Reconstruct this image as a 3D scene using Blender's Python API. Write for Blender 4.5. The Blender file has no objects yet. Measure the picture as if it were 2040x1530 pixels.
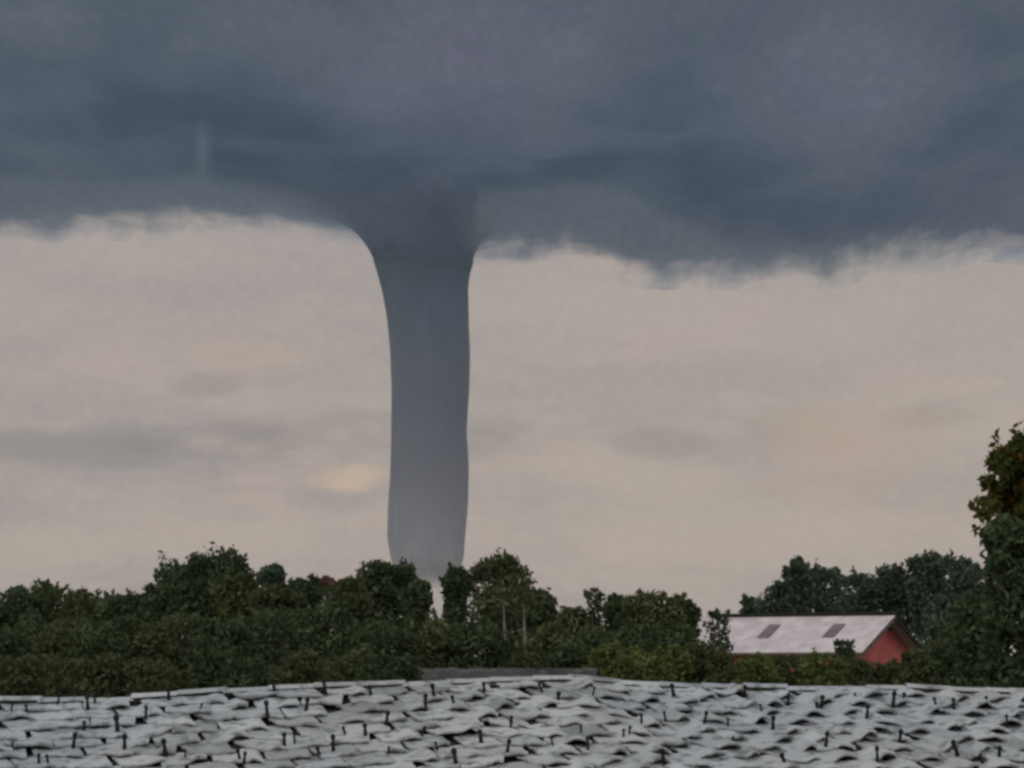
import bpy, bmesh, math, random
import numpy as np
from mathutils import Vector, Matrix, noise

S = bpy.context.scene
COL = S.collection
R = math.radians

# ------------------------------------------------------------------ camera
F = 5785.0                       # focal length in photo pixels (2040 wide)
HORIZON = 1340.0                 # photo row of the horizon
CAM_Z = 5.0
PITCH = math.atan((HORIZON - 765.0) / F)
cam_data = bpy.data.cameras.new("camera")
cam = bpy.data.objects.new("camera", cam_data)
COL.objects.link(cam)
cam.location = (0, 0, CAM_Z)
cam.rotation_euler = (R(90) + PITCH, 0, 0)
cam_data.sensor_width = 36.0
cam_data.lens = 36.0 * F / 2040.0
cam_data.clip_start = 0.5
cam_data.clip_end = 40000.0
S.camera = cam

def at(px, py, dist):
    """Point at horizontal distance dist (along y) seen at that photo pixel."""
    x, y, z = (px - 1020.0) / F, 1.0, (765.0 - py) / F
    c, s = math.cos(PITCH), math.sin(PITCH)
    yy, zz = y * c - z * s, y * s + z * c
    k = dist / yy
    return Vector((x * k, dist, CAM_Z + zz * k))

# ------------------------------------------------------------------ world
SUN_EL, SUN_AZ = R(38), R(-125)       # azimuth measured clockwise from +Y (behind left)
world = bpy.data.worlds.new("World")
S.world = world
world.use_nodes = True
nt = world.node_tree
nt.nodes.clear()
def N(tree, kind, **kw):
    n = tree.nodes.new(kind)
    for k, v in kw.items():
        setattr(n, k, v)
    return n
def mth(tree, op, a, b=None, c=None, clamp=False):
    n = tree.nodes.new('ShaderNodeMath'); n.operation = op; n.use_clamp = clamp
    for i, v in enumerate((a, b, c)):
        if v is None: continue
        if isinstance(v, (int, float)): n.inputs[i].default_value = v
        else: tree.links.new(v, n.inputs[i])
    return n.outputs[0]
def mixc(tree, fac, a, b, mode='MIX'):
    n = tree.nodes.new('ShaderNodeMix'); n.data_type = 'RGBA'; n.blend_type = mode
    for i, v in ((0, fac), (6, a), (7, b)):
        if isinstance(v, (int, float)): n.inputs[i].default_value = v
        elif isinstance(v, tuple): n.inputs[i].default_value = (*v, 1) if len(v) == 3 else v
        else: tree.links.new(v, n.inputs[i])
    return n.outputs[2]
def lin(r, g, b):
    f = lambda c: (c / 255 / 12.92) if c / 255 <= .04045 else ((c / 255 + .055) / 1.055) ** 2.4
    return (f(r), f(g), f(b))
def smooth(tree, v, lo, hi, a=0.0, b=1.0):
    n = tree.nodes.new('ShaderNodeMapRange'); n.interpolation_type = 'SMOOTHSTEP'
    tree.links.new(v, n.inputs[0])
    for i, x in ((1, lo), (2, hi), (3, a), (4, b)): n.inputs[i].default_value = x
    return n.outputs[0]

sky = N(nt, 'ShaderNodeTexSky', sky_type='NISHITA')
sky.sun_disc = False
sky.sun_elevation = SUN_EL
sky.sun_rotation = SUN_AZ
sky.air_density = 1.5; sky.dust_density = 4.0
bg1 = N(nt, 'ShaderNodeBackground'); bg1.inputs[1].default_value = 0.05
nt.links.new(sky.outputs[0], bg1.inputs[0])
# high overcast veil beyond the storm: soft stretched bands of cloud
tc = N(nt, 'ShaderNodeTexCoord')
mp = N(nt, 'ShaderNodeMapping'); mp.inputs['Scale'].default_value = (9, 9, 34)
nt.links.new(tc.outputs['Generated'], mp.inputs[0])
n1 = N(nt, 'ShaderNodeTexNoise'); n1.inputs['Scale'].default_value = 1.0; n1.inputs['Detail'].default_value = 4; n1.inputs['Roughness'].default_value = .5
nt.links.new(mp.outputs[0], n1.inputs[0])
mp2 = N(nt, 'ShaderNodeMapping'); mp2.inputs['Scale'].default_value = (22, 22, 60); mp2.inputs['Location'].default_value = (3.1, 7.7, 2.2)
nt.links.new(tc.outputs['Generated'], mp2.inputs[0])
n2 = N(nt, 'ShaderNodeTexNoise'); n2.inputs['Scale'].default_value = 1.0; n2.inputs['Detail'].default_value = 5; n2.inputs['Roughness'].default_value = .55
nt.links.new(mp2.outputs[0], n2.inputs[0])
sep = N(nt, 'ShaderNodeSeparateXYZ'); nt.links.new(tc.outputs['Generated'], sep.inputs[0])
X, Y, Z = sep.outputs
base = mixc(nt, smooth(nt, n1.outputs['Fac'], .36, .66), lin(157, 151, 149), lin(177, 167, 159))
base = mixc(nt, smooth(nt, n2.outputs['Fac'], .50, .74, 0, .55), base, lin(188, 170, 160))
base = mixc(nt, smooth(nt, X, -.17, .17, 0, .35), base, lin(180, 170, 158))
base = mixc(nt, smooth(nt, Z, .05, .15, 0, .5), base, lin(170, 160, 157))
n3 = N(nt, 'ShaderNodeTexNoise'); n3.inputs['Scale'].default_value = 260; n3.inputs['Detail'].default_value = 5; n3.inputs['Roughness'].default_value = .7
nt.links.new(tc.outputs['Generated'], n3.inputs[0])
base = mixc(nt, smooth(nt, n3.outputs['Fac'], .35, .65, 0, .12), base, lin(200, 190, 182))
def cloud_patch(base, px, py, wx, wy, colr, amt):
    """one soft far cloud bank at a compass bearing and elevation"""
    d = (at(px, py, 1000.0) - Vector((0, 0, CAM_Z))).normalized()
    dx = mth(nt, 'DIVIDE', mth(nt, 'SUBTRACT', X, d.x), wx / F)
    dz = mth(nt, 'DIVIDE', mth(nt, 'SUBTRACT', Z, d.z), wy / F)
    wob = mth(nt, 'MULTIPLY', mth(nt, 'SUBTRACT', n2.outputs['Fac'], .5), 9.5)
    r = mth(nt, 'ADD', mth(nt, 'ADD', mth(nt, 'MULTIPLY', dx, dx), mth(nt, 'MULTIPLY', dz, dz)), wob)
    f = smooth(nt, r, 2.4, -1.2, 0, amt)
    f = mth(nt, 'MULTIPLY', f, mth(nt, 'GREATER_THAN', Y, 0))
    return mixc(nt, f, base, colr)
base = cloud_patch(base, 150, 890, 230, 34, lin(148, 143, 140), .75)
base = cloud_patch(base, 540, 880, 210, 46, lin(146, 140, 138), .8)
base = cloud_patch(base, 1010, 880, 110, 50, lin(150, 144, 141), .75)
base = cloud_patch(base, 1320, 890, 90, 26, lin(152, 146, 140), .55)
base = cloud_patch(base, 1560, 850, 120, 45, lin(156, 150, 140), .55)
base = cloud_patch(base, 1850, 830, 90, 26, lin(156, 145, 136), .6)
base = cloud_patch(base, 400, 770, 70, 22, lin(152, 146, 139), .5)
base = cloud_patch(base, 690, 948, 110, 26, lin(202, 180, 160), .85)
base = cloud_patch(base, 480, 700, 120, 30, lin(190, 170, 156), .6)
base = cloud_patch(base, 1700, 900, 160, 90, lin(190, 168, 155), .5)
base = cloud_patch(base, 1850, 770, 90, 18, lin(194, 174, 158), .7)
# overhead veil: cooler and brighter
base = mixc(nt, smooth(nt, Z, .25, .7), base, lin(205, 210, 220))
# unseen half of the sky behind the camera, brightened as added fill light
base = mixc(nt, smooth(nt, Y, .25, -.35), base, (1.45, 1.42, 1.42))
bg2 = N(nt, 'ShaderNodeBackground'); bg2.inputs[1].default_value = 1.0
nt.links.new(base, bg2.inputs[0])
mixs = N(nt, 'ShaderNodeMixShader'); mixs.inputs[0].default_value = 0.92
nt.links.new(bg1.outputs[0], mixs.inputs[1]); nt.links.new(bg2.outputs[0], mixs.inputs[2])
wo = N(nt, 'ShaderNodeOutputWorld'); nt.links.new(mixs.outputs[0], wo.inputs[0])

# ------------------------------------------------------------------ sun
sl = bpy.data.lights.new("sun", 'SUN'); sl.energy = 0.7; sl.angle = R(14); sl.color = (1, .95, .88)
so = bpy.data.objects.new("sun", sl); COL.objects.link(so)
sd = Vector((math.sin(SUN_AZ) * math.cos(SUN_EL), math.cos(SUN_AZ) * math.cos(SUN_EL), math.sin(SUN_EL)))
so.rotation_euler = sd.to_track_quat('Z', 'Y').to_euler()

S.view_settings.view_transform = 'Standard'
S.view_settings.look = 'None'
S.view_settings.exposure = 0.0
S.view_settings.gamma = 1.0
try:
    S.cycles.use_denoising = True
    S.cycles.pixel_filter_type = 'BLACKMAN_HARRIS'
    S.cycles.filter_width = 3.0
    S.cycles.max_bounces = 8
    S.cycles.transparent_max_bounces = 12
except Exception:
    pass

# ------------------------------------------------------------------ helpers
def tag(o, label=None, cat=None, group=None, kind=None):
    if label: o['label'] = label
    if cat: o['category'] = cat
    if group: o['group'] = group
    if kind: o['kind'] = kind
    return o
def empty(name, loc, rz=0.0):
    o = bpy.data.objects.new(name, None); COL.objects.link(o)
    o.location = loc; o.rotation_euler = (0, 0, rz); o.empty_display_size = .3
    return o
def link(name, me, mat, parent=None, smooth_=False):
    o = bpy.data.objects.new(name, me); COL.objects.link(o)
    if mat: me.materials.append(mat)
    if parent: o.parent = parent
    if smooth_:
        me.polygons.foreach_set('use_smooth', [True] * len(me.polygons))
    return o
def mesh(name, v, f):
    me = bpy.data.meshes.new(name); me.from_pydata([tuple(p) for p in v], [], f); me.update(); return me
def new_mat(name):
    m = bpy.data.materials.new(name); m.use_nodes = True
    t = m.node_tree; t.nodes.clear()
    out = N(t, 'ShaderNodeOutputMaterial')
    return m, t, out
def noise_mat(name, c1, c2, scale=2.0, rough=.9, bump=0.0, bscale=20, detail=4, c3=None):
    m, t, out = new_mat(name)
    p = N(t, 'ShaderNodeBsdfPrincipled'); p.inputs['Roughness'].default_value = rough
    p.inputs['Specular IOR Level'].default_value = .2
    tcn = N(t, 'ShaderNodeTexCoord')
    n = N(t, 'ShaderNodeTexNoise'); n.inputs['Scale'].default_value = scale; n.inputs['Detail'].default_value = detail
    t.links.new(tcn.outputs['Object'], n.inputs[0])
    c = mixc(t, smooth(t, n.outputs['Fac'], .35, .65), c1, c2)
    if c3:
        k = N(t, 'ShaderNodeTexNoise'); k.inputs['Scale'].default_value = scale * 3.3; k.inputs['Detail'].default_value = 5
        t.links.new(tcn.outputs['Object'], k.inputs[0])
        c = mixc(t, smooth(t, k.outputs['Fac'], .52, .68, 0, .8), c, c3)
    t.links.new(c, p.inputs['Base Color'])
    if bump:
        b = N(t, 'ShaderNodeBump'); b.inputs['Strength'].default_value = bump; b.inputs['Distance'].default_value = .02
        k = N(t, 'ShaderNodeTexNoise'); k.inputs['Scale'].default_value = bscale
        t.links.new(tcn.outputs['Object'], k.inputs[0]); t.links.new(k.outputs['Fac'], b.inputs['Height'])
        t.links.new(b.outputs[0], p.inputs['Normal'])
    t.links.new(p.outputs[0], out.inputs[0])
    return m
def box(bm, lo, hi):
    x0, y0, z0 = lo; x1, y1, z1 = hi
    v = [bm.verts.new(p) for p in ((x0,y0,z0),(x1,y0,z0),(x1,y1,z0),(x0,y1,z0),(x0,y0,z1),(x1,y0,z1),(x1,y1,z1),(x0,y1,z1))]
    for q in ((3,2,1,0),(4,5,6,7),(0,1,5,4),(1,2,6,5),(2,3,7,6),(3,0,4,7)):
        bm.faces.new([v[i] for i in q])
def bmo(name, bm, mat, parent=None, smooth_=False):
    bmesh.ops.recalc_face_normals(bm, faces=bm.faces)
    me = bpy.data.meshes.new(name); bm.to_mesh(me); bm.free()
    return link(name, me, mat, parent, smooth_)
def slab(bm, a, b, c, d, t):
    """thick quad: a b c d counter-clockwise from outside, thickness t inward"""
    a, b, c, d = map(Vector, (a, b, c, d))
    n = (b - a).cross(d - a).normalized() * t
    v = [bm.verts.new(p) for p in (a, b, c, d, a - n, b - n, c - n, d - n)]
    for q in ((0,1,2,3),(7,6,5,4),(0,4,5,1),(1,5,6,2),(2,6,7,3),(3,7,4,0)):
        bm.faces.new([v[i] for i in q])

# ------------------------------------------------------------------ ground
m_ground = noise_mat('grass_ground', (.035, .05, .018), (.06, .07, .03), .05, .95)
gv, gf = [], []
rings = [0, 20, 60, 150, 400, 1000, 2500, 6000, 14000]; seg = 72
gv.append((0, 0, 0))
for r_ in rings[1:]:
    for k in range(seg):
        a = 2 * math.pi * k / seg; gv.append((r_ * math.cos(a), r_ * math.sin(a), 0))
for k in range(seg):
    gf.append((0, 1 + k, 1 + (k + 1) % seg))
for i in range(len(rings) - 2):
    o0, o1 = 1 + i * seg, 1 + (i + 1) * seg
    for k in range(seg):
        k2 = (k + 1) % seg; gf.append((o0 + k, o1 + k, o1 + k2, o0 + k2))
g = link('ground', mesh('ground', gv, gf), m_ground); tag(g, kind='structure')

# ------------------------------------------------------------------ storm cloud
def interp(tab, x):
    if x <= tab[0][0]: return tab[0][1]
    for (x0, y0), (x1, y1) in zip(tab, tab[1:]):
        if x <= x1:
            t = (x - x0) / (x1 - x0); return y0 + (y1 - y0) * t
    return tab[-1][1]
EDGE = [(-900,470),(0,462),(110,468),(150,452),(205,448),(290,462),(340,448),(430,446),(540,442),(620,450),(700,460),(770,480),(850,500),(940,506),(1010,508),(1100,516),(1190,514),(1225,530),(1250,542),(1330,545),(1390,540),(1500,550),(1590,540),
        (1650,552),(1700,532),(1800,518),(1900,506),(1960,488),(2040,496),(2300,480),(2900,500)]
def sstep(a, b, x):
    t = max(0., min(1., (x - a) / (b - a))); return t * t * (3 - 2 * t)
# where the deck is thicker (+) or thinner (-)
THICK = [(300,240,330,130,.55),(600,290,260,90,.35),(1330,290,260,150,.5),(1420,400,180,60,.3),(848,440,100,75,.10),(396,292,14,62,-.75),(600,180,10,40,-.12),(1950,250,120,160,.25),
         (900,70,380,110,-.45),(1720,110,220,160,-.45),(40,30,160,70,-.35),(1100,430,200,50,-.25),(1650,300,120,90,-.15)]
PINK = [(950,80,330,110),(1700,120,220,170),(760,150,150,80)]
def build_cloud():
    D0, D1 = 3230.0, 1250.0
    NU, NV = 420, 200
    px0, px1 = -700.0, 2740.0
    V, dens, rim, warm = [], [], [], []
    def bottom(px, s):
        d = D0 + (D1 - D0) * s
        e = at(px, interp(EDGE, px) + 31, D0)
        es = at(px, interp(((-900, 480), (0, 468), (500, 466), (850, 490), (1250, 525), (1600, 530), (2040, 495), (2900, 490)), px), D0)
        e.z += (es.z - e.z) * sstep(.0, .16, s)
        x = (px - 1020) / F * d
        q = Vector((x / 420, d / 520, 0))
        z = e.z + 14 * s ** .5
        amp = .15 + .85 * sstep(0, .25, s)
        z += amp * (19 * noise.noise(q) + 12 * noise.noise(q * 2.7 + Vector((5, 2, 0))) + 4 * noise.noise(q * 7))
        # the base is drawn down round the neck of the funnel
        ax, ay = at(845, 520, 3030).x, 3030
        rr = math.hypot(x - ax, d - ay); w = 25 - 11 * sstep(-40, 40, x - ax)
        dip = 78 * math.exp(-max(0., rr - 41) / w)
        return Vector((x, d, z - dip)), dip
    for side in (0, 1):
        for j in range(NV + 1):
            s = (j / NV) ** 1.25
            for i in range(NU + 1):
                px = px0 + (px1 - px0) * i / NU
                p, dip = bottom(px, s)
                # ragged rim: the last metres break into scud
                rag = 26 * noise.noise(Vector((p.x / 60, 3, 0))) + 14 * noise.noise(Vector((p.x / 22, 9, 0)))
                if side:
                    u = i / NU
                    up = 330 * (max(0, s) ** .45) * (1 - max(0, (s - .85) / .15) ** 2) * min(1, 8 * u, 8 * (1 - u))
                    q = Vector((p.x / 300, p.y / 300, 4))
                    p = p + Vector((0, 0, up * (1 + .25 * noise.noise(q)) + .5))
                V.append(p)
                row = interp(EDGE, px)
                d = p.y
                # photo row where this underside point shows, used for the thin skirt of the deck
                e_row = HORIZON - (p.z + dip - CAM_Z) / d * F if not side else 0
                skirt = interp([(-900,335),(0,345),(400,352),(640,400),(730,430),(752,500),(934,500),(952,374),(1080,360),(1220,375),(1330,430),(1500,500),(1800,480),(2040,480),(2900,470)], px) + 16 * noise.noise(Vector((p.x / 90, d / 300, 8))) + 8 * noise.noise(Vector((p.x / 30, d / 120, 5)))
                thin = 1 - sstep(-14, 26, skirt - e_row) if not side else .5
                nn = noise.noise(Vector((p.x / 260, d / 700, 1.3))) + .6 * noise.noise(Vector((p.x / 110, d / 250, 2.3))) + .45 * noise.noise(Vector((p.x / 45, d / 110, 6.3)))
                dd = .42 + .22 * nn
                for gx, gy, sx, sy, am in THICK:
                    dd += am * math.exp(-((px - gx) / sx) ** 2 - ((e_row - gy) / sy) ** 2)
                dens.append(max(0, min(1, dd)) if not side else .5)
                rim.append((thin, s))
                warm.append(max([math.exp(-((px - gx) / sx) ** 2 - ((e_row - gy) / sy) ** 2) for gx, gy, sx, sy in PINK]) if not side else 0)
    W = NU + 1; off = (NV + 1) * W
    Fc = []
    for j in range(NV):
        for i in range(NU):
            a = j * W + i
            Fc.append((a, a + 1, a + 1 + W, a + W))
            Fc.append((off + a, off + a + W, off + a + 1 + W, off + a + 1))
    for i in range(NU):
        Fc.append((i + 1, i, off + i, off + i + 1))
        a = NV * W + i; Fc.append((a, a + 1, off + a + 1, off + a))
    for j in range(NV):
        a = j * W; Fc.append((a, a + W, off + a + W, off + a))
        a = j * W + NU; Fc.append((a + W, a, off + a, off + a + W))
    me = mesh('storm_cloud', V, Fc)
    for nm, arr in (('thickness', dens), ('warm', warm), ('skirt', [r[0] for r in rim]), ('edge', [r[1] for r in rim])):
        at_ = me.attributes.new(nm, 'FLOAT', 'POINT'); at_.data.foreach_set('value', arr)
    m, t, out = new_mat('storm_cloud_vapour')
    def attr(n):
        a = N(t, 'ShaderNodeAttribute'); a.attribute_name = n; return a.outputs['Fac']
    geo = N(t, 'ShaderNodeNewGeometry')
    mp = N(t, 'ShaderNodeMapping'); mp.inputs['Scale'].default_value = (1/80, 1/200, 1/80)
    t.links.new(geo.outputs['Position'], mp.inputs[0])
    nz = N(t, 'ShaderNodeTexNoise'); nz.inputs['Scale'].default_value = 1; nz.inputs['Detail'].default_value = 5; nz.inputs['Roughness'].default_value = .5
    t.links.new(mp.outputs[0], nz.inputs[0])
    mp3 = N(t, 'ShaderNodeMapping'); mp3.inputs['Scale'].default_value = (1/330, 1/900, 1/300); mp3.inputs['Location'].default_value = (1.7, .4, 0)
    t.links.new(geo.outputs['Position'], mp3.inputs[0])
    nh = N(t, 'ShaderNodeTexNoise'); nh.inputs['Scale'].default_value = 1; nh.inputs['Detail'].default_value = 2
    t.links.new(mp3.outputs[0], nh.inputs[0])
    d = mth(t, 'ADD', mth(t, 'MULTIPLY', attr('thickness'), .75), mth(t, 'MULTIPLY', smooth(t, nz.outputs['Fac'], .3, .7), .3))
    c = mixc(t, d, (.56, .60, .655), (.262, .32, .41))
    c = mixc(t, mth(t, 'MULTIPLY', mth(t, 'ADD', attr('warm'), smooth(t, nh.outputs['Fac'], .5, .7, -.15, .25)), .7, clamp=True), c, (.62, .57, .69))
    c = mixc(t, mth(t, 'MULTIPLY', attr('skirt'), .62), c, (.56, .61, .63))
    mpf = N(t, 'ShaderNodeMapping'); mpf.inputs['Scale'].default_value = (1/9, 1/36, 1/9)
    t.links.new(geo.outputs['Position'], mpf.inputs[0])
    nf = N(t, 'ShaderNodeTexNoise'); nf.inputs['Scale'].default_value = 1; nf.inputs['Detail'].default_value = 6; nf.inputs['Roughness'].default_value = .75
    t.links.new(mpf.outputs[0], nf.inputs[0])
    c = mixc(t, smooth(t, nf.outputs['Fac'], .35, .65, 0, .24), c, (.24, .30, .37))
    tr = N(t, 'ShaderNodeBsdfTranslucent'); t.links.new(c, tr.inputs[0])
    df = N(t, 'ShaderNodeBsdfDiffuse'); t.links.new(c, df.inputs[0])
    ms = N(t, 'ShaderNodeMixShader'); ms.inputs[0].default_value = .30
    t.links.new(tr.outputs[0], ms.inputs[1]); t.links.new(df.outputs[0], ms.inputs[2])
    # frayed far rim
    mp4 = N(t, 'ShaderNodeMapping'); mp4.inputs['Scale'].default_value = (1/38, 1/170, 1/40)
    t.links.new(geo.outputs['Position'], mp4.inputs[0])
    n4 = N(t, 'ShaderNodeTexNoise'); n4.inputs['Scale'].default_value = 1; n4.inputs['Detail'].default_value = 5; n4.inputs['Roughness'].default_value = .6
    t.links.new(mp4.outputs[0], n4.inputs[0])
    mp5 = N(t, 'ShaderNodeMapping'); mp5.inputs['Scale'].default_value = (1/120, 1/120, 1/60)
    t.links.new(geo.outputs['Position'], mp5.inputs[0])
    n5 = N(t, 'ShaderNodeTexNoise'); n5.inputs['Scale'].default_value = 1; n5.inputs['Detail'].default_value = 2
    t.links.new(mp5.outputs[0], n5.inputs[0])
    e = mth(t, 'MULTIPLY', attr('edge'), 20)
    a = mth(t, 'ADD', e, mth(t, 'MULTIPLY', mth(t, 'SUBTRACT', n4.outputs['Fac'], .60), 2.4))
    a = mth(t, 'ADD', a, mth(t, 'MULTIPLY', mth(t, 'SUBTRACT', n5.outputs['Fac'], .5), 2.6))
    al = smooth(t, a, -.3, 1.5)
    tp = N(t, 'ShaderNodeBsdfTransparent')
    mm = N(t, 'ShaderNodeMixShader'); t.links.new(al, mm.inputs[0]); t.links.new(tp.outputs[0], mm.inputs[1]); t.links.new(ms.outputs[0], mm.inputs[2])
    t.links.new(mm.outputs[0], out.inputs[0])
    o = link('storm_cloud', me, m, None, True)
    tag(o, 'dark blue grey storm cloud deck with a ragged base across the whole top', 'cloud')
build_cloud()

# ------------------------------------------------------------------ tornado
def build_tornado():
    D = 3030.0
    LX = [(400,742),(440,722),(470,727),(500,739),(520,744),(545,752),(580,761),(630,770),(700,777),(780,780),(880,779),(960,776),(1020,772),(1070,771),(1110,778),(1150,792),(1200,812)]
    RX = [(400,944),(450,949),(475,948),(500,945),(525,943),(545,936),(575,932),(640,934),(700,937),(780,935),(860,930),(930,934),(1000,932),(1060,928),(1110,924),(1150,912),(1200,894)]
    rows = []
    py = 400.0
    while py <= 1200:
        rows.append(py); py += 3.0 if py < 560 else 8.0
    seg = 96; V, Fc, hh = [], [], []
    for k, py in enumerate(rows):
        l = at(interp(LX, py), py, D); r = at(interp(RX, py), py, D)
        cx = (l.x + r.x) / 2; rx = (r.x - l.x) / 2; ry = min(rx, 60 + .35 * (rx - 40) if rx > 60 else rx)
        wob = .6 + 0 * k
        for i in range(seg):
            a = 2 * math.pi * i / seg
            w = 1 + .012 * noise.noise(Vector((math.cos(a) * 1.5, math.sin(a) * 1.5, l.z / 45)))
            V.append(Vector((cx + rx * w * math.cos(a), D + ry * w * math.sin(a), l.z)))
            hh.append((1200 - py) / 800)
    for k in range(len(rows) - 1):
        for i in range(seg):
            j = (i + 1) % seg
            Fc.append((k * seg + i, (k + 1) * seg + i, (k + 1) * seg + j, k * seg + j))
    Fc.append(tuple(range(seg))); Fc.append(tuple(reversed(range((len(rows) - 1) * seg, len(rows) * seg))))
    me = mesh('tornado', V, Fc)
    me.attributes.new('height', 'FLOAT', 'POINT').data.foreach_set('value', hh)
    m, t, out = new_mat('tornado_vapour')
    a = N(t, 'ShaderNodeAttribute'); a.attribute_name = 'height'
    geo = N(t, 'ShaderNodeNewGeometry')
    mp = N(t, 'ShaderNodeMapping'); mp.inputs['Scale'].default_value = (1/26, 1/26, 1/70)
    t.links.new(geo.outputs['Position'], mp.inputs[0])
    nz = N(t, 'ShaderNodeTexNoise'); nz.inputs['Scale'].default_value = 1.6; nz.inputs['Detail'].default_value = 8; nz.inputs['Roughness'].default_value = .7
    t.links.new(mp.outputs[0], nz.inputs[0])
    # foot paled for dust and painted-in haze, top paled to offset deck shade
    ramp = N(t, 'ShaderNodeValToRGB')
    els = ramp.color_ramp.elements
    els[0].position = 0.02; els[0].color = (.80, .76, .76, 1)
    els[1].position = 1.0; els[1].color = (.64, .74, .92, 1)
    for p_, c_ in ((.14, (.62, .60, .64)), (.36, (.46, .465, .52)), (.50, (.46, .485, .57)), (.65, (.50, .55, .67)), (.80, (.50, .60, .76))):
        q = els.new(p_); q.color = (*c_, 1)
    t.links.new(a.outputs['Fac'], ramp.inputs[0])
    c = mixc(t, smooth(t, nz.outputs['Fac'], .3, .7, 0, .5), ramp.outputs[0], (.40, .44, .52))
    df = N(t, 'ShaderNodeBsdfDiffuse'); t.links.new(c, df.inputs[0])
    tr = N(t, 'ShaderNodeBsdfTranslucent'); t.links.new(c, tr.inputs[0])
    ms = N(t, 'ShaderNodeMixShader'); ms.inputs[0].default_value = .08
    t.links.new(df.outputs[0], ms.inputs[1]); t.links.new(tr.outputs[0], ms.inputs[2])
    lw = N(t, 'ShaderNodeLayerWeight'); lw.inputs['Blend'].default_value = .5
    fa = smooth(t, lw.outputs['Facing'], 1.0, .86)
    fb = smooth(t, a.outputs['Fac'], 0.02, .10)
    ft = smooth(t, a.outputs['Fac'], .885, .828)
    tp = N(t, 'ShaderNodeBsdfTransparent')
    mm = N(t, 'ShaderNodeMixShader'); t.links.new(mth(t, 'MULTIPLY', mth(t, 'MULTIPLY', fa, fb), ft), mm.inputs[0])
    t.links.new(tp.outputs[0], mm.inputs[1]); t.links.new(ms.outputs[0], mm.inputs[2])
    t.links.new(mm.outputs[0], out.inputs[0])
    o = link('tornado', me, m, None, True)
    tag(o, 'tall slate grey tornado funnel reaching from the storm cloud down behind the trees', 'tornado')
build_tornado()

# ------------------------------------------------------------------ foreground house with the tiled roof
m_tile = noise_mat('weathered_roof_tile', (.20, .21, .22), (.31, .315, .32), 1.1, .55, .25, 40, c3=(.16, .175, .165))
def tile_mat():
    m, t, out = new_mat('weathered_roof_tile')
    p = N(t, 'ShaderNodeBsdfPrincipled'); p.inputs['Roughness'].default_value = .5; p.inputs['Specular IOR Level'].default_value = .45
    tcn = N(t, 'ShaderNodeTexCoord'); geo = N(t, 'ShaderNodeNewGeometry')
    n = N(t, 'ShaderNodeTexNoise'); n.inputs['Scale'].default_value = 2.2; n.inputs['Detail'].default_value = 5; n.inputs['Roughness'].default_value = .65
    t.links.new(tcn.outputs['Object'], n.inputs[0])
    n2 = N(t, 'ShaderNodeTexNoise'); n2.inputs['Scale'].default_value = .55; n2.inputs['Detail'].default_value = 2
    t.links.new(tcn.outputs['Object'], n2.inputs[0])
    n3 = N(t, 'ShaderNodeTexNoise'); n3.inputs['Scale'].default_value = 9; n3.inputs['Detail'].default_value = 5
    t.links.new(tcn.outputs['Object'], n3.inputs[0])
    c = mixc(t, geo.outputs['Random Per Island'], (.122, .129, .129), (.285, .295, .293))
    c = mixc(t, smooth(t, n.outputs['Fac'], .4, .65, 0, .6), c, (.30, .315, .315))
    c = mixc(t, smooth(t, n2.outputs['Fac'], .5, .65, 0, .45), c, (.20, .22, .25))
    c = mixc(t, smooth(t, n3.outputs['Fac'], .50, .66, 0, .85), c, (.075, .082, .076))
    t.links.new(c, p.inputs['Base Color'])
    b = N(t, 'ShaderNodeBump'); b.inputs['Strength'].default_value = .9; b.inputs['Distance'].default_value = .03
    t.links.new(n3.outputs['Fac'], b.inputs['Height']); t.links.new(b.outputs[0], p.inputs['Normal'])
    t.links.new(p.outputs[0], out.inputs[0]); return m
m_tile = tile_mat()
m_under = noise_mat('dark_roof_felt', (.012, .012, .013), (.02, .02, .022), 3)
m_iron = noise_mat('black_iron', (.006, .006, .007), (.012, .012, .012), 8, .8)
m_render = noise_mat('grey_house_render', (.30, .29, .27), (.38, .37, .34), 1.2, .9, .3, 30)
m_timber = noise_mat('dark_timber', (.06, .05, .045), (.09, .075, .06), 4)

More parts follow.
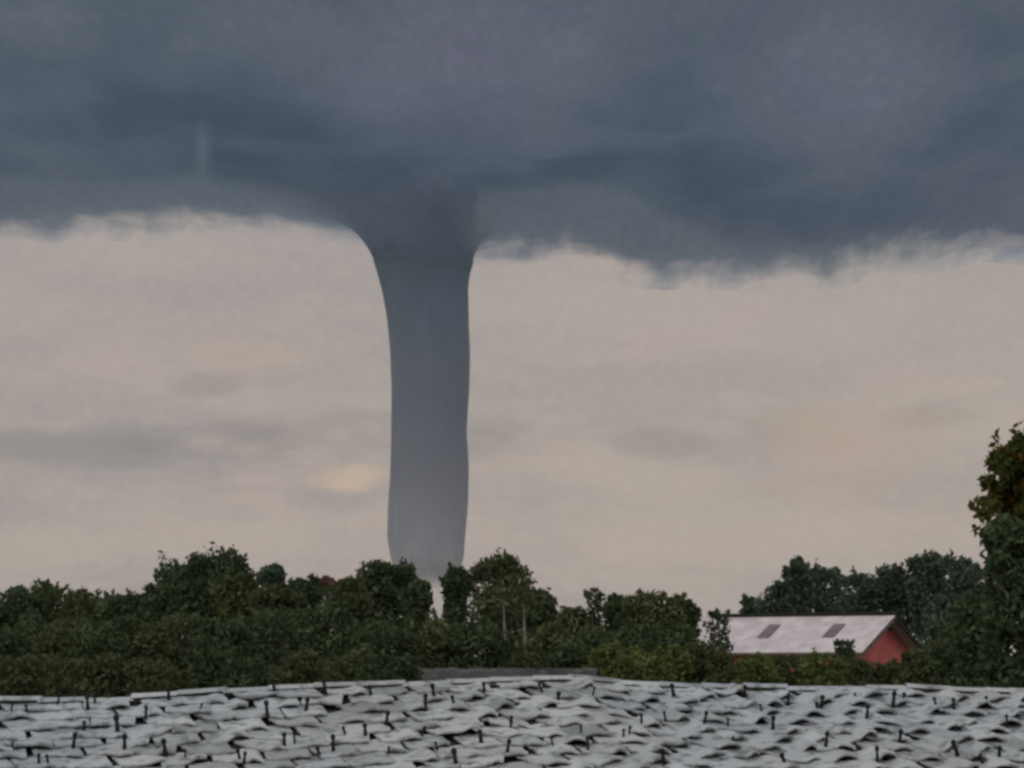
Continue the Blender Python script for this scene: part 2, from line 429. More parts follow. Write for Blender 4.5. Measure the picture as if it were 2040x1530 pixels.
RYAW = R(15)
RD = 20.3                          # distance of the ridge straight ahead
PITCH_R = R(15.5)
RID = [(-1200,1396),(0,1390),(250,1384),(500,1370),(700,1359),(850,1349),(1150,1348),(1230,1357),(1500,1361),(1800,1365),(2040,1374),(3200,1380)]
def roof_pt(u, s, h):
    """u along the ridge, s down the slope, h above the surface"""
    rx, ry = math.cos(RYAW), math.sin(RYAW)
    dx, dy = math.sin(RYAW), -math.cos(RYAW)
    bx, by = u * rx, RD + u * ry
    px = 1020 + F * bx / by
    zr = at(px, interp(RID, px) + 11, by).z
    # small sags of an old roof
    sag = .025 * noise.noise(Vector((u * .8, s * .6, 0)))
    c, sn = math.cos(PITCH_R), math.sin(PITCH_R)
    return Vector((bx + dx * (s * c + h * sn), by + dy * (s * c + h * sn), zr - s * sn + h * c + sag))
def build_roof_house():
    rnd = random.Random(4)
    house = empty('house', (0, RD, 0), 0)
    tag(house, 'old house in the foreground whose weathered silver grey tiled roof fills the bottom edge', 'house')
    W, E = .31, .215
    U0, U1, NR = -7.6, 8.2, 23
    V, Fc = [], []
    PROF = 11
    STEPS = (0., .22, .42, .60, .76, .88, .96, 1.); NS = len(STEPS)
    for r in range(NR):
        nc = int((U1 - U0) / W)
        for c in range(nc):
            u0 = U0 + c * W + (.5 * W if r % 2 else 0) + rnd.uniform(-.03, .03)
            s0 = r * E + rnd.uniform(-.02, .02)
            s1 = s0 + E + .06 + rnd.uniform(-.02, .025)
            wavy = max(0, min(1, .15 + (u0 + 1.0) / 4.5)) * rnd.uniform(.7, 1.1)
            amp = .006 + .026 * wavy + (rnd.random() < .2) * .014
            tilt = rnd.gauss(0, .5); lift = abs(rnd.gauss(0, .005)); lift2 = rnd.gauss(0, .007)
            skew = rnd.gauss(0, .03) + .03 * wavy
            gap = rnd.choice((.006, .010, .016, .022, .03))
            if rnd.random() < .06: lift += .02; skew += rnd.uniform(-.05, .05)
            mid = rnd.uniform(.4, .7)
            base = len(V); th = .013
            for layer in (0, 1):
                for js, f in enumerate(STEPS):
                    s = s0 - .03 + (s1 - s0 + .03) * f
                    for i in range(PROF):
                        q = i / (PROF - 1)
                        if q < mid: hprof = -.35 * amp * math.sin(math.pi * q / mid)
                        else: hprof = amp * max(0., math.sin(math.pi * (q - mid) / (1 - mid))) ** .8
                        hh = .010 + .024 * f + lift * f + lift2 * f * (q - .5) * 2 + hprof * (.7 + .3 * f)
                        hh += .010 * noise.noise(Vector((u0 * 3 + q * 3.2, s0 * 5 + f * 2.6, 1.7))) + .008 * noise.noise(Vector((u0 * 9 + q * 8, s0 * 9 + f * 6, 4.7)))
                        hh += (.006 if js == NS - 2 else 0) - (.004 if js == NS - 1 else 0)
                        V.append(roof_pt(u0 + gap + q * (W - gap) + skew * f, s + .012 * math.sin(q * 9 + c) * f + tilt * (q - .5) * .12 * f, hh - th * layer))
            n = NS * PROF
            for js in range(NS - 1):
                for i in range(PROF - 1):
                    a = base + js * PROF + i
                    Fc.append((a, a + PROF, a + PROF + 1, a + 1))
                    Fc.append((a + n, a + n + 1, a + n + PROF + 1, a + n + PROF))
            for i in range(PROF - 1):
                a = base + (NS - 1) * PROF + i; Fc.append((a, a + n, a + n + 1, a + 1))
                a = base + i; Fc.append((a + 1, a + 1 + n, a + n, a))
            for js in range(NS - 1):
                a = base + js * PROF; Fc.append((a, a + n, a + n + PROF, a + PROF))
                a = base + js * PROF + PROF - 1; Fc.append((a + PROF, a + PROF + n, a + n, a))
    inv = Vector((0, RD, 0))
    V = [v - inv for v in V]
    roof = link('roof', mesh('roof', V, Fc), m_tile, house, False)
    for p in roof.data.polygons: p.use_smooth = False
    # ridge tiles
    V, Fc = [], []
    u = U0
    while u < U1:
        L = .31; base = len(V)
        hr = rnd.uniform(-.022, .010); tw = rnd.gauss(0, .006)
        K = 9
        for k, du in enumerate((0, L * .5, L + .02)):
            for layer in (0, 1):
                for i in range(K):
                    a = math.pi * i / (K - 1)
                    rr = (.066 + .008 * (k == 0)) - .014 * layer
                    p = roof_pt(u + du, 0, 0)
                    V.append(p + Vector((0, -math.cos(a) * rr * 1.2 + tw * du, math.sin(a) * rr * .42 + .015 + hr + tw * du)) - inv)
        for k in range(2):
            for i in range(K - 1):
                a = base + k * 2 * K + i; Fc.append((a, a + 2 * K, a + 2 * K + 1, a + 1))
                b = a + K; Fc.append((b, b + 1, b + 2 * K + 1, b + 2 * K))
        for k in (0, 2):
            for i in range(K - 1):
                a = base + k * 2 * K + i; q = (a, a + 1, a + K + 1, a + K); Fc.append(q if k == 0 else q[::-1])
        for e_ in (0, K - 1):
            for k in range(2):
                a = base + k * 2 * K + e_; Fc.append((a, a + K, a + 3 * K, a + 2 * K))
        u += L
    link('ridge_cap', mesh('ridge_cap', V, Fc), m_tile, roof)
    # dark iron hooks standing on the tiles
    bm = bmesh.new()
    bmesh.ops.create_cone(bm, cap_ends=True, segments=8, radius1=.017, radius2=.012, depth=.09, matrix=Matrix.Translation((0, 0, .035)))
    bmesh.ops.create_uvsphere(bm, u_segments=10, v_segments=7, radius=.021, matrix=Matrix.Translation((0, 0, .088)))
    hook = bmo('roof_hook', bm, m_iron, roof, True)
    HK = [(104,1522),(490,1518),(910,1524),(1320,1520),(1742,1516),(590,1478),(690,1462),(771,1440),(872,1492),(776,1500),(1170,1492),(180,1412),(295,1430),(401,1414),
          (173,1452),(152,1490),(536,1428),(612,1416),(1020,1444),(1276,1442),(1111,1402),(1079,1378),(866,1390),(848,1414),(905,1406),(965,1376),(1785,1484),(1774,1408),
          (1456,1482),(1536,1450),(1632,1408),(1566,1402),(1240,1470),(30,1492),(335,1500),(240,1458),(640,1506),(1010,1500),(1100,1480),(1400,1440),(1640,1486),(1900,1500),
          (1895,1462),(2000,1446),(1700,1392),(1480,1386),(1340,1384),(1180,1382),(740,1384),(650,1380),(550,1382),(340,1392),(120,1400),(60,1420),(1960,1404),(1860,1410),(1950,1520),(1560,1520)]
    for k in range(22):
        HK.append((20 + 2000 * ((k * .618) % 1) + rnd.uniform(-15, 15), 1392 + 128 * ((k * .367 + .2) % 1)))
    first = True
    for hx, hy in HK:
        best = None
        for k in range(60):
            s_ = .06 + k * .05
            p0 = roof_pt(0, s_, .02)
            u_ = ((hx - 1020) / F * p0.y - p0.x) / (math.cos(RYAW) - (hx - 1020) / F * math.sin(RYAW))
            p = roof_pt(u_, s_, .03)
            row = HORIZON - (p.z - CAM_Z) / p.y * F
            if best is None or abs(row - hy) < best[0]: best = (abs(row - hy), p)
        h_ = hook if first else hook.copy()
        if not first: COL.objects.link(h_); h_.parent = roof
        first = False
        h_.location = best[1] - inv
        h_.rotation_euler = (rnd.gauss(0, .12), rnd.gauss(0, .14), 0); k_ = rnd.uniform(.5, .95); h_.scale = (k_ * rnd.uniform(.8, 1.1), k_, k_ * rnd.uniform(.8, 1.25))
    # felted deck under the tiles and the far slope
    bm = bmesh.new()
    SL = NR * E
    us = np.linspace(U0, U1, 33)
    grid = []
    for u in us:
        col = [bm.verts.new(roof_pt(u, s, -.012) - inv) for s in (0.02, SL * .5, SL)]
        far = []
        for s in (SL * .5, SL):
            p = roof_pt(u, s, -.012); q = roof_pt(u, 0, 0)
            m_ = Vector((2 * q.x - p.x, 2 * q.y - p.y, p.z))
            far.append(bm.verts.new(m_ - inv))
        grid.append(col[::-1] + far)
    for a, b in zip(grid, grid[1:]):
        for i in range(4): bm.faces.new((a[i], b[i], b[i + 1], a[i + 1]))
    me = bmo('roof_deck', bm, m_under, house)
    sol = me.modifiers.new('thick', 'SOLIDIFY'); sol.thickness = .06; sol.offset = -1 if me.data.polygons[0].normal.z > 0 else 1
    # walls
    rx, ry = math.cos(RYAW), math.sin(RYAW); dx, dy = math.sin(RYAW), -math.cos(RYAW)
    run = SL * math.cos(PITCH_R) - .45
    zt = min(roof_pt(u, SL - .45, 0).z for u in us) - .12
    bm = bmesh.new()
    def w(u, v, z): return Vector((u * rx + v * dx, u * ry + v * dy, z))
    ua, ub = U0 + .35, U1 - .35
    ring = [(ua, run), (ub, run), (ub, -run), (ua, -run)]
    lo = [bm.verts.new(w(a, b, 0)) for a, b in ring]; hi = [bm.verts.new(w(a, b, zt)) for a, b in ring]
    for i in range(4):
        j = (i + 1) % 4; bm.faces.new((lo[i], lo[j], hi[j], hi[i]))
    for u_, i0, i1 in ((ua, 0, 3), (ub, 1, 2)):
        apex = bm.verts.new(w(u_, 0, roof_pt(u_, 0, 0).z - .14)); bm.faces.new((hi[i0], apex, hi[i1]))
    bmo('wall', bm, m_render, house)
    bm = bmesh.new()
    for sgn in (1,):
        a, b = roof_pt(U0, SL, -.02) - inv, roof_pt(U1, SL, -.02) - inv
        o_ = Vector((dx, dy, 0)) * .03
        slab(bm, a + o_ - Vector((0, 0, .18)), b + o_ - Vector((0, 0, .18)), b + o_, a + o_, .025)
    bmo('fascia_board', bm, m_timber, house)
build_roof_house()

# ------------------------------------------------------------------ barn with the pale roof and red gable
m_barnroof = noise_mat('pale_sheet_roof', (.34, .285, .295), (.43, .37, .375), .8, .55, 0)
def barn_roof_mat():
    m, t, out = new_mat('pale_sheet_roof')
    p = N(t, 'ShaderNodeBsdfPrincipled'); p.inputs['Roughness'].default_value = .5
    tcn = N(t, 'ShaderNodeTexCoord')
    w = N(t, 'ShaderNodeTexWave'); w.bands_direction = 'X'; w.inputs['Scale'].default_value = 1.3; w.inputs['Distortion'].default_value = 0
    t.links.new(tcn.outputs['Object'], w.inputs[0])
    n = N(t, 'ShaderNodeTexNoise'); n.inputs['Scale'].default_value = 1.1; n.inputs['Detail'].default_value = 5
    t.links.new(tcn.outputs['Object'], n.inputs[0])
    c = mixc(t, smooth(t, n.outputs['Fac'], .35, .65), (.30, .262, .266), (.40, .352, .354))
    t.links.new(c, p.inputs['Base Color'])
    b = N(t, 'ShaderNodeBump'); b.inputs['Strength'].default_value = .9; b.inputs['Distance'].default_value = .05
    t.links.new(w.outputs[0], b.inputs['Height']); t.links.new(b.outputs[0], p.inputs['Normal'])
    t.links.new(p.outputs[0], out.inputs[0]); return m
m_barnroof = barn_roof_mat()
m_red = noise_mat('red_painted_boards', (.235, .055, .050), (.32, .08, .072), .9, .8, .3, 12)
m_black = noise_mat('black_trim_shade', (.008, .008, .009), (.014, .014, .015), 3)
m_glass = noise_mat('dark_skylight_panel', (.07, .05, .055), (.11, .085, .09), 2, .4)
m_edge = noise_mat('grey_roof_edge', (.12, .12, .12), (.17, .17, .165), 2)
def build_barn():
    D = 150.0
    b = R(35)
    ridge_near = at(1783, 1226, D)
    barn = empty('barn', (ridge_near.x, ridge_near.y, 0), -b)
    tag(barn, 'red barn with a pale pinkish sheet roof and two dark skylights beyond the hedge', 'barn')
    # local: +x along the ridge towards the near gable, ridge ends at x=0; -y towards the camera
    H = ridge_near.z; L = 14.6; r = 3.62; drop = 1.9
    pitch = math.atan2(drop, r)
    bm = bmesh.new()
    slab(bm, (-L, -r, H - drop), (0, -r, H - drop), (0, 0, H), (-L, 0, H), .09)
    front = bmo('roof', bm, m_barnroof, barn)
    bm = bmesh.new()
    slab(bm, (0, r, H - drop), (-L, r, H - drop), (-L, .0, H), (0, .0, H), .09)
    bmo('roof', bm, m_barnroof, barn)
    bm = bmesh.new(); box(bm, (-L * .73, -.02, H + .01), (-.35, .42, H + .20)); bmo('ridge_cap', bm, m_black, barn)  # added black strip standing in for the dark line above the ridge
    n = Vector((0, -math.sin(pitch), math.cos(pitch)))
    def on(x, f, h=0): return Vector((x, -r * f, H - drop * f)) + n * h
    for xc in (-2.75, -6.6):
        bm = bmesh.new()
        slab(bm, on(xc - .34, .60, .05), on(xc + .34, .60, .05), on(xc + .34, .24, .05), on(xc - .34, .24, .05), .06)
        bmo('skylight', bm, m_glass, front)
    bm = bmesh.new()
    ov, side = .75, .5
    y0 = r - side; ze = H - drop * (y0 / r) - .12
    def wall(bm, x):
        pass
    lo = [(-L + ov, -y0), (-ov, -y0), (-ov, y0), (-L + ov, y0)]
    vl = [bm.verts.new((x, y, 0)) for x, y in lo]; vh = [bm.verts.new((x, y, ze)) for x, y in lo]
    for i in range(4):
        j = (i + 1) % 4; bm.faces.new((vl[i], vl[j], vh[j], vh[i]))
    for x, i0, i1 in ((-L + ov, 0, 3), (-ov, 1, 2)):
        ap = bm.verts.new((x, 0, H - .12)); bm.faces.new((vh[i0], ap, vh[i1]))
    bmo('wall', bm, m_red, barn)
    # bargeboards, plus black put in for shade under the overhang and at the peak
    for sgn in (-1, 1):
        bm = bmesh.new()
        a = Vector((0.03, sgn * .0, H - .02)); c = Vector((0.03, sgn * r, H - drop - .02))
        dn = Vector((0, 0, -.22))
        pts = [a, c, c + dn, a + dn]
        f0 = [bm.verts.new(p) for p in pts]; f1 = [bm.verts.new(p - Vector((.06, 0, 0))) for p in pts]
        bm.faces.new(f0); bm.faces.new(f1[::-1])
        for i in range(4):
            j = (i + 1) % 4; bm.faces.new((f0[j], f0[i], f1[i], f1[j]))
        bmo('bargeboard', bm, m_black if sgn > 0 else m_timber, barn)  # right board coloured black for the shaded underside of the overhang
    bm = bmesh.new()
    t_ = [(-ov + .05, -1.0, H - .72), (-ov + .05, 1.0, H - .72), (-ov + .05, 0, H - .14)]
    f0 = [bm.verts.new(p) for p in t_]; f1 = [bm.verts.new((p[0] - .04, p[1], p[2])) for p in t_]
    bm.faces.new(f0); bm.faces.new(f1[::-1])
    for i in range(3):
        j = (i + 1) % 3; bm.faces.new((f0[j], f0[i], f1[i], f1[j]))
    bmo('gable_vent_shadow', bm, m_black, barn)  # black plate standing in for the vent's shadow at the peak
    bm = bmesh.new(); box(bm, (-ov, -1.3, 0), (-ov + .05, 1.3, 2.7)); d_ = bmo('door', bm, m_timber, barn)
    bm = bmesh.new(); box(bm, (-L, -r - .1, H - drop - .14), (0, -r, H - drop - .02)); bmo('gutter', bm, m_timber, barn)
build_barn()

# ------------------------------------------------------------------ low shed with a grey roof
m_shedroof = noise_mat('grey_weathered_sheet', (.014, .016, .014), (.038, .039, .035), .9, .9, .2, 10, c3=(.075, .07, .06))
m_shedwall = noise_mat('grey_shed_boards', (.08, .08, .075), (.12, .12, .11), 2)
def build_shed():
    D = 62.0
    l, r_ = at(822, 1331, D), at(1190, 1333, D)
    shed = empty('shed', ((l.x + r_.x) / 2, D, 0), R(-4))
    tag(shed, 'low shed with a weathered grey sheet roof just above the middle of the tiled ridge', 'shed')
    hw = (r_.x - l.x) / 2; H = l.z
    bm = bmesh.new()
    n = 26
    for sg in (-1, 1):
        pass
    def prow(y, z, ph):
        return [Vector((-hw + 2 * hw * i / (n * 4), y, z + .02 * math.sin(i * math.pi / 2 + ph) * .4 + .03 * noise.noise(Vector((i * .15, y, 0))))) for i in range(n * 4 + 1)]
    rows = [prow(-1.6, H - .42, 0), prow(-.8, H - .2, 0), prow(0, H, 0), prow(.8, H - .2, 0), prow(1.6, H - .42, 0)]
    vv = [[bm.verts.new(p) for p in row] for row in rows]
    for a, b in zip(vv, vv[1:]):
        for i in range(len(a) - 1): bm.faces.new((a[i], a[i + 1], b[i + 1], b[i]))
    ro = bmo('roof', bm, m_shedroof, shed)
    so_ = ro.modifiers.new('thick', 'SOLIDIFY'); so_.thickness = .03
    bm = bmesh.new()
    x0, x1 = -hw + .15, hw - .15
    lo = [(x0, -1.4), (x1, -1.4), (x1, 1.4), (x0, 1.4)]
    vl = [bm.verts.new((x, y, 0)) for x, y in lo]; vh = [bm.verts.new((x, y, H - .46)) for x, y in lo]
    for i in range(4):
        j = (i + 1) % 4; bm.faces.new((vl[i], vl[j], vh[j], vh[i]))
    for i0, i1, x in ((0, 3, x0), (1, 2, x1)):
        ap = bm.verts.new((x, 0, H - .08)); bm.faces.new((vh[i0], ap, vh[i1]))
    bmo('wall', bm, m_shedwall, shed)
    bm = bmesh.new()
    box(bm, (-.4, -1.44, 0), (.4, -1.403, 2.1))
    bmo('door', bm, m_timber, shed)
build_shed()

# ------------------------------------------------------------------ vegetation
def leaf_mat(name, dark, mid, light, warm=None, warm_amt=.25):
    m, t, out = new_mat(name)
    geo = N(t, 'ShaderNodeNewGeometry'); tcn = N(t, 'ShaderNodeTexCoord')
    nz = N(t, 'ShaderNodeTexNoise'); nz.inputs['Scale'].default_value = .8; nz.inputs['Detail'].default_value = 3
    t.links.new(tcn.outputs['Object'], nz.inputs[0])
    c = mixc(t, geo.outputs['Random Per Island'], dark, mid)
    c = mixc(t, smooth(t, nz.outputs['Fac'], .48, .68, 0, .75), c, light)
    if warm:
        a = N(t, 'ShaderNodeTexNoise'); a.inputs['Scale'].default_value = 5
        t.links.new(tcn.outputs['Object'], a.inputs[0])
        c = mixc(t, smooth(t, a.outputs['Fac'], .55, .68, 0, warm_amt), c, warm)
    df = N(t, 'ShaderNodeBsdfDiffuse'); t.links.new(c, df.inputs[0])
    tr = N(t, 'ShaderNodeBsdfTranslucent'); t.links.new(c, tr.inputs[0])
    ms = N(t, 'ShaderNodeMixShader'); ms.inputs[0].default_value = .3
    t.links.new(df.outputs[0], ms.inputs[1]); t.links.new(tr.outputs[0], ms.inputs[2])
    t.links.new(ms.outputs[0], out.inputs[0])
    return m
G1 = leaf_mat('dark_green_leaves', (.032, .044, .022), (.047, .066, .033), (.074, .098, .050), (.07, .055, .03), .3)
G2 = leaf_mat('olive_leaves', (.041, .051, .023), (.060, .072, .035), (.094, .108, .052), (.12, .07, .03), .3)
G3 = leaf_mat('blue_green_leaves', (.036, .054, .036), (.056, .080, .056), (.086, .112, .078))
G4 = leaf_mat('bright_shrub_leaves', (.060, .075, .024), (.090, .105, .038), (.130, .145, .055))
G5 = leaf_mat('autumn_edged_leaves', (.026, .036, .010), (.050, .056, .018), (.080, .075, .022), (.17, .07, .02), .6)
G6 = leaf_mat('reddish_thin_leaves', (.10, .06, .045), (.14, .09, .07), (.16, .12, .08))
BARK = noise_mat('brown_bark', (.05, .04, .03), (.09, .075, .055), 5)
PALE = noise_mat('pale_bark', (.07, .075, .055), (.11, .11, .08), 3)

def leaf_arrays(rng, centers, size, up=.35):
    """one pointed leaf spray (a bent diamond) per centre"""
    n = len(centers)
    d = rng.normal(size=(n, 3)); d[:, 2] += .1
    d /= np.linalg.norm(d, axis=1)[:, None]
    e = rng.normal(size=(n, 3)); e -= (e * d).sum(1)[:, None] * d
    e /= np.linalg.norm(e, axis=1)[:, None]
    nn = np.cross(d, e)
    L = size * rng.uniform(.6, 1.5, n)[:, None]; Wd = L * rng.uniform(.35, .6, n)[:, None]
    a = centers - d * L * .5
    b = centers + e * Wd * .5 + nn * L * .06
    c = centers + d * L * .5
    f = centers - e * Wd * .5 + nn * L * .06
    v = np.stack([a, b, c, f], 1).reshape(-1, 3)
    return v
def quads_mesh(name, v):
    n = len(v) // 4
    me = bpy.data.meshes.new(name)
    me.vertices.add(4 * n); me.vertices.foreach_set('co', v.astype(np.float32).ravel())
    me.loops.add(4 * n); me.loops.foreach_set('vertex_index', np.arange(4 * n, dtype=np.int32))
    me.polygons.add(n); me.polygons.foreach_set('loop_start', np.arange(0, 4 * n, 4, dtype=np.int32))
    me.update(calc_edges=True); return me
def limb(bm, pts, rads, k=7):
    rows = []
    for i, (p, r) in enumerate(zip(pts, rads)):
        dr = (pts[min(i + 1, len(pts) - 1)] - pts[max(i - 1, 0)]).normalized()
        x = dr.orthogonal().normalized(); y = dr.cross(x)
        rows.append([bm.verts.new(p + (x * math.cos(2 * math.pi * j / k) + y * math.sin(2 * math.pi * j / k)) * r) for j in range(k)])
    for a, b in zip(rows, rows[1:]):
        for j in range(k): bm.faces.new((a[j], a[(j + 1) % k], b[(j + 1) % k], b[j]))
    bm.faces.new(rows[-1]); bm.faces.new(rows[0][::-1])

seed_count = [100]
def tree(name, cat, px, top, hw, dist, mat, label, group=None, bottom=None, leaf=None, n=3600, dens=1.0,
         lobes=9, bark=None, depth=1.0, flat=1.0, sprigs=6, crown_name='crown', trunk=True, single=False, wide=1.12, dome=True):
    seed_count[0] += 1
    rng = np.random.default_rng(seed_count[0]); rnd = random.Random(seed_count[0])
    t = at(px, top, dist); rad = hw * wide * dist / F
    zt = t.z
    zb = bottom if bottom is not None else max(.8, zt * .18)
    root = empty(name, (t.x, dist, 0))
    tag(root, label, cat, group)
    ch = (zt - zb) / 2; zc = zb + ch
    # lobes: clumps along the crown envelope
    # crown = one main dome, a body column under it, and lobes that break the outline
    dv = rad * .88 * flat                       # vertical radius of the dome
    cl = [(0, 0, zt - dv * 1.04, rad * .86, dv * .96)] if dome else []
    for k in range(lobes):
        a = rnd.uniform(0, 2 * math.pi); el = rnd.uniform(-.5, 1.25)
        rr = rad * (rnd.uniform(.22, .46) if dome else rnd.uniform(.10, .27))
        rho = (rad - rr * .62) * math.cos(el) * (1 if dome else rnd.uniform(.45, 1))
        cl.append((rho * math.cos(a), rho * math.sin(a) * depth, min(zt - dv + (dv - rr * .45) * math.sin(el), zt - rr * rnd.uniform(.45, .9)), rr, rr * rnd.uniform(.75, 1.0)))
    z = zt - dv * 1.55
    while z > zb and not single:
        cl.append((rad * rnd.uniform(-.25, .25), 0, z, rad * rnd.uniform(.74, 1.05), rad * .62))
        z -= rad * .62
    vols = np.array([c[3] ** 2 for c in cl]); vols /= vols.sum()
    N_ = int(n * dens * 1.6)
    idx = rng.choice(len(cl), N_, p=vols)
    C = np.array(cl)[idx]
    dirs = rng.normal(size=(N_, 3)); dirs /= np.linalg.norm(dirs, axis=1)[:, None]
    q = rng.uniform(.12, 1, N_) ** .42
    ph = idx * 1.7 + seed_count[0]
    lump = 1 + .11 * np.sin(dirs[:, 0] * 9 + ph) * np.sin(dirs[:, 2] * 8 + ph * 2) + .05 * np.sin(dirs[:, 1] * 17 + ph) * np.sin(dirs[:, 2] * 15 + ph)
    P = np.stack([C[:, 0] + dirs[:, 0] * C[:, 3] * q * lump, C[:, 1] + dirs[:, 1] * C[:, 3] * q * lump * depth, C[:, 2] + dirs[:, 2] * C[:, 4] * q * lump], 1)
    for s_ in range(sprigs):
        c = cl[rnd.randrange(0, min(len(cl), lobes + 1))]
        a = rnd.uniform(0, 6.28); el = rnd.uniform(.3, 1.4)
        d = np.array([math.cos(a) * math.cos(el), math.sin(a) * math.cos(el), math.sin(el)])
        start = np.array([c[0], c[1], c[2]]) + d * c[4] * .9
        ln = rad * rnd.uniform(.12, .34)
        m = 14
        tt = rng.uniform(0, 1, m)[:, None]
        P = np.vstack([P, start + d * tt * ln + rng.normal(size=(m, 3)) * .05 * rad])
    P = P[P[:, 2] > .25]
    lf = (leaf or max(.10, .0026 * dist)) * .74
    crown = link(crown_name, quads_mesh(crown_name, leaf_arrays(rng, P, lf)), mat, root)
    if trunk:
        bm = bmesh.new()
        r0 = max(.07, rad * .07)
        hh = zt - rad * .6
        bend = [Vector((rnd.uniform(-.15, .15) * rad * i / 4, rnd.uniform(-.15, .15) * rad * i / 4, hh * i / 4)) for i in range(5)]
        limb(bm, bend, [r0 * (1 - .17 * i) for i in range(5)], 8)
        for _ in range(5):
            i = rnd.choice((1, 2, 2, 3)); a = rnd.uniform(0, 6.28); p = bend[i]
            tip = p + Vector((math.cos(a) * rad * .7, math.sin(a) * rad * .7, hh * rnd.uniform(.12, .3)))
            tip.z = min(tip.z, hh)
            limb(bm, [p, (p + tip) / 2 + Vector((0, 0, -.06 * hh * 0)), tip], [r0 * .5, r0 * .33, r0 * .12], 6)
        bmo('trunk', bm, bark or BARK, root, True)
    return root

GT = 'trees in the belt beyond the tiled roof'
# the skyline trees, left to right
T = [
 (28,1166,64,104,G1,'leftmost rounded tree of the belt, cut by the left edge of the photo'),
 (112,1163,56,110,G2,'dull olive tree with a knobbly top, second along the belt from the left edge'),
 (182,1180,50,112,G2,'low thin topped tree left of the dip before the big domed tree'),
 (250,1184,52,106,G1,'low dark tree in the dip just left of the big domed tree'),
 (318,1164,40,102,G1,'small dark tree leaning against the left foot of the big domed tree'),
 (408,1102,92,118,G1,'big domed tree standing tallest in the left half of the belt'),
 (474,1140,44,112,G2,'olive shoulder tree against the right side of the big domed tree'),
 (541,1128,29,150,G3,'small umbrella shaped tree top alone between the big dome and the low trees'),
 (546,1166,44,110,G2,'low olive tree in front of the small umbrella shaped tree'),
 (606,1150,38,116,G1,'low arched dark tree right of the small umbrella shaped tree'),
 (700,1152,48,108,G2,'olive tree just left of the tornado foot'),
 (772,1118,58,126,G1,'dark mushroom shaped tree under the left side of the tornado'),
 (832,1158,30,110,G1,'small tree filling the left side of the notch under the tornado'),
 (912,1132,30,118,G1,'narrow dark tree on the right side of the notch under the tornado'),
 (1000,1110,66,112,G2,'tall rounded tree to the right of the tornado foot'),
 (1072,1172,36,104,G1,'dark tree stepping down to the right of the tall rounded tree'),
 (1140,1212,46,100,G2,'lowest tree of the belt in the wide dip right of the tornado'),
 (1240,1190,38,96,G1,'dark tree with a ragged top in the middle of the right half'),
 (1300,1174,46,94,G2,'olive tree with orange tinged twigs left of the barn'),
 (1356,1186,34,98,G2,'last tree of the belt before the left end of the barn roof'),
]
for i, (px, top, hw, d, mat, lab) in enumerate(T):
    flat = .75 if i in (7, 11, 5) else 1.0
    tree('tree', 'tree', px, top, hw, d, mat, lab, GT, n=int(2200 + hw * 42), flat=flat, bottom=1.2 if i != 7 else 5.0,
         sprigs=26 if i in (1, 2, 17, 18, 19) else 5, dens=2.6 if i == 5 else 1.7 if i != 7 else .8, single=(i == 7))
tree('tree', 'tree', 651, 1150, 15, 118, G6, 'thin reddish brown young tree poking up left of the tornado foot', GT, n=420, bottom=7.0, sprigs=4, single=True)
tree('tree', 'tree', 1186, 1172, 20, 96, G1, 'slender dark tree with a single pointed top shoot right of the wide dip', GT, n=900, sprigs=3, bottom=2)

# pale bare trunks showing in front of the belt
def pole_tree(px, top, dist, label):
    t = at(px, top, dist); root = empty('sapling', (t.x, dist, 0)); tag(root, label, 'sapling', 'pale stemmed saplings')
    bm = bmesh.new(); limb(bm, [Vector((0, 0, 0)), Vector((.05, 0, t.z * .5)), Vector((-.04, 0, t.z))], [.07, .06, .03], 7)
    bmo('trunk', bm, PALE, root, True)
    rng = np.random.default_rng(int(px)); m = 160
    P = rng.normal(size=(m, 3)) * np.array([.38, .38, .24]) + np.array([0, .1, t.z + .1])
    link('crown', quads_mesh('crown', leaf_arrays(rng, P, .2)), G2, root)
pole_tree(1006, 1196, 92, 'pale stemmed sapling in front of the tall rounded tree, the brighter of the two')
pole_tree(1046, 1200, 92, 'fainter pale stemmed sapling just right of the brighter one')

# understorey along the foot of the belt
rnd = random.Random(77)
US = [(-20,1235),(60,1228),(140,1240),(215,1232),(290,1242),(365,1225),(440,1232),(520,1215),(590,1222),(660,1212),(735,1220),(805,1232),
      (880,1222),(950,1235),(1085,1240),(1150,1262)]
nm_ = ['at the left edge','second from the left edge','third from the left edge','below the dip in the belt','left of the big domed tree','below the left half of the big dome','below the right half of the big dome',
       'below the umbrella shaped tree top','below the low arched tree','below the reddish young tree','left of the tornado foot','below the mushroom shaped tree','directly below the notch under the tornado',
       'above the left half of the grey shed roof','above the right end of the grey shed roof','right of the grey shed in the wide dip']
for (px, top), w_ in zip(US, nm_):
    tree('bush', 'bush', px, top + rnd.uniform(-6, 8), rnd.uniform(56, 70), rnd.uniform(76, 86), rnd.choice((G1, G2, G1)),
         'dense dark bush ' + w_, 'bushes along the foot of the tree belt', n=5200, bottom=1.0, sprigs=4, crown_name='foliage', trunk=False, leaf=.22)
US2 = [(20,1300),(115,1308),(210,1300),(310,1305),(410,1298),(505,1302),(600,1300),(690,1296),(775,1300)]
nm2 = ['in the bottom left corner of the belt','second from the left edge','third from the left edge','fourth from the left edge','below the big domed tree','fourth to the left of the shed','third to the left of the shed','second to the left of the shed','touching the left end of the shed']
for (px, top), w_ in zip(US2, nm2):
    tree('shrub', 'shrub', px, top, 62, rnd.uniform(55, 60), rnd.choice((G1, G2)), 'low green shrub behind the tiled ridge, ' + w_, 'low shrubs behind the tiled ridge',
         n=3600, bottom=2.4, sprigs=4, crown_name='foliage', trunk=False, leaf=.17)

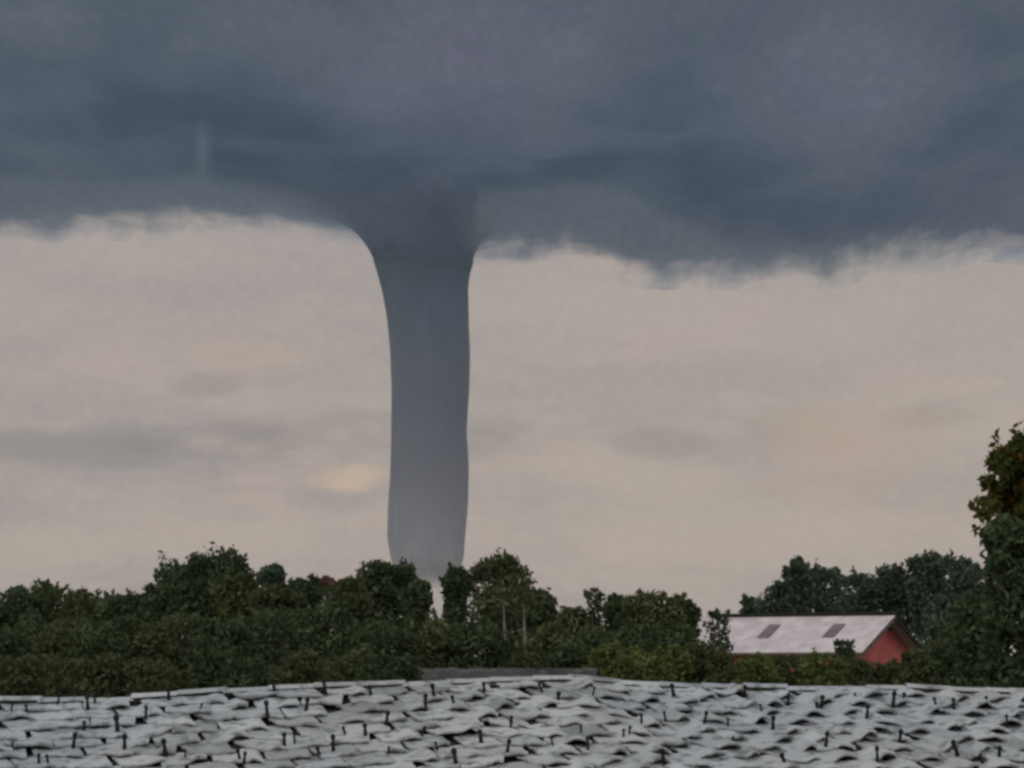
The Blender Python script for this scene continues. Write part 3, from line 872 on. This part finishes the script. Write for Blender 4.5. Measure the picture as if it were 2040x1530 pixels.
# hedge bushes in front of the barn
HB = [(1215,1285,G4),(1275,1290,G4),(1335,1285,G4),(1395,1282,G2),(1450,1297,G2),(1510,1304,G4),(1575,1303,G2),(1640,1302,G4),(1700,1312,G2),(1765,1320,G2),(1825,1298,G2)]
hn = ['leftmost of the hedge, bright green','second from the left, bright olive','third from the left below the orange tinged tree','fourth from the left below the last belt tree','at the left end of the pale barn roof',
      'below the left skylight','below the middle of the barn roof','below the right skylight','below the near corner of the barn roof','in front of the red gable','below the right slope of the gable']
for (px, top, m_), w_ in zip(HB, hn):
    tree('hedge_bush', 'bush', px, top, 42, rnd.uniform(64, 70), m_, 'clipped hedge bush ' + w_, 'bushes of the hedge in front of the barn', n=3800, bottom=2.6,
         sprigs=5, crown_name='foliage', trunk=False, leaf=.16)
for px, top, hw, d, m_, lab in [
    (1262,1238,48,82,G1,'dark bush behind the hedge, left of the barn'),
    (1352,1236,46,84,G1,'dark bush behind the hedge, nearest to the barn roof end'),
    (1205,1248,40,84,G2,'olive bush behind the hedge beside the pointed tree')]:
    tree('bush', 'bush', px, top, hw, d, m_, lab, 'bushes behind the hedge', n=2600, bottom=1.5, sprigs=6, crown_name='foliage', trunk=False, leaf=.2)
tree('shrub', 'shrub', 1432, 1222, 27, 78, G1, 'open twiggy dark shrub in front of the left end of the barn roof', n=520, bottom=4.5, sprigs=8, lobes=7, crown_name='foliage', leaf=.2)
tree('shrub', 'shrub', 1683, 1272, 20, 76, G1, 'small dark shrub poking over the hedge in front of the right skylight', n=260, bottom=5.1, sprigs=8, lobes=5, crown_name='foliage', leaf=.18)

# trees behind the barn
BB = [(1500,1188,24,'thin tree at the left end of the wood behind the barn'),(1545,1164,42,'tree behind the left part of the barn ridge'),
      (1590,1114,28,'tree with a pointed tuft, tallest behind the left skylight'),(1645,1130,46,'rounded tree behind the middle of the barn ridge'),
      (1715,1142,48,'lowest topped tree behind the right skylight'),(1782,1124,46,'tree behind the peak of the red gable'),
      (1846,1098,42,'tallest tree behind the right slope of the gable'),(1905,1112,46,'tree between the gable and the tall dark tree'),
      (1965,1120,46,'tree partly hidden by the tall dark tree at the right edge')]
for px, top, hw, lab in BB:
    tree('tree', 'tree', px, top, hw, rnd.uniform(168, 190), G3, 'blue green ' + lab, 'trees of the wood behind the barn', n=4200, bottom=2.5, sprigs=5, leaf=.42)
for px, top, hw, d, m_, lab in [
    (1886,1186,42,120,G3,'blue green tree with a dark foot right of the red gable'),
    (1905,1232,52,80,G1,'dark bushy tree left of the tall dark tree at the right edge'),
    (1888,1256,34,84,G2,'olive bushy tree directly right of the red gable')]:
    tree('tree', 'tree', px, top, hw, d, m_, lab, 'trees right of the gable', n=4500, bottom=1.5, sprigs=5)
# the tall near tree on the right edge
tree('tree', 'tree', 2062, 872, 128, 42, G5, 'tall near tree with orange edged leaves cut by the right edge of the photo', n=5400, bottom=4.9, leaf=.17, lobes=60, sprigs=44, flat=1.25, single=True, dome=False, wide=1.05)
tree('tree', 'tree', 2040, 1022, 92, 38, G1, 'dense dark tree below the tall orange edged tree at the right edge', n=9500, bottom=2.0, leaf=.15, lobes=14, sprigs=8)
tree('tree', 'tree', 1948, 1186, 60, 52, G1, 'dark bushy tree filling the corner between the gable and the right edge', n=6500, bottom=2.0, leaf=.17, lobes=12, sprigs=5)
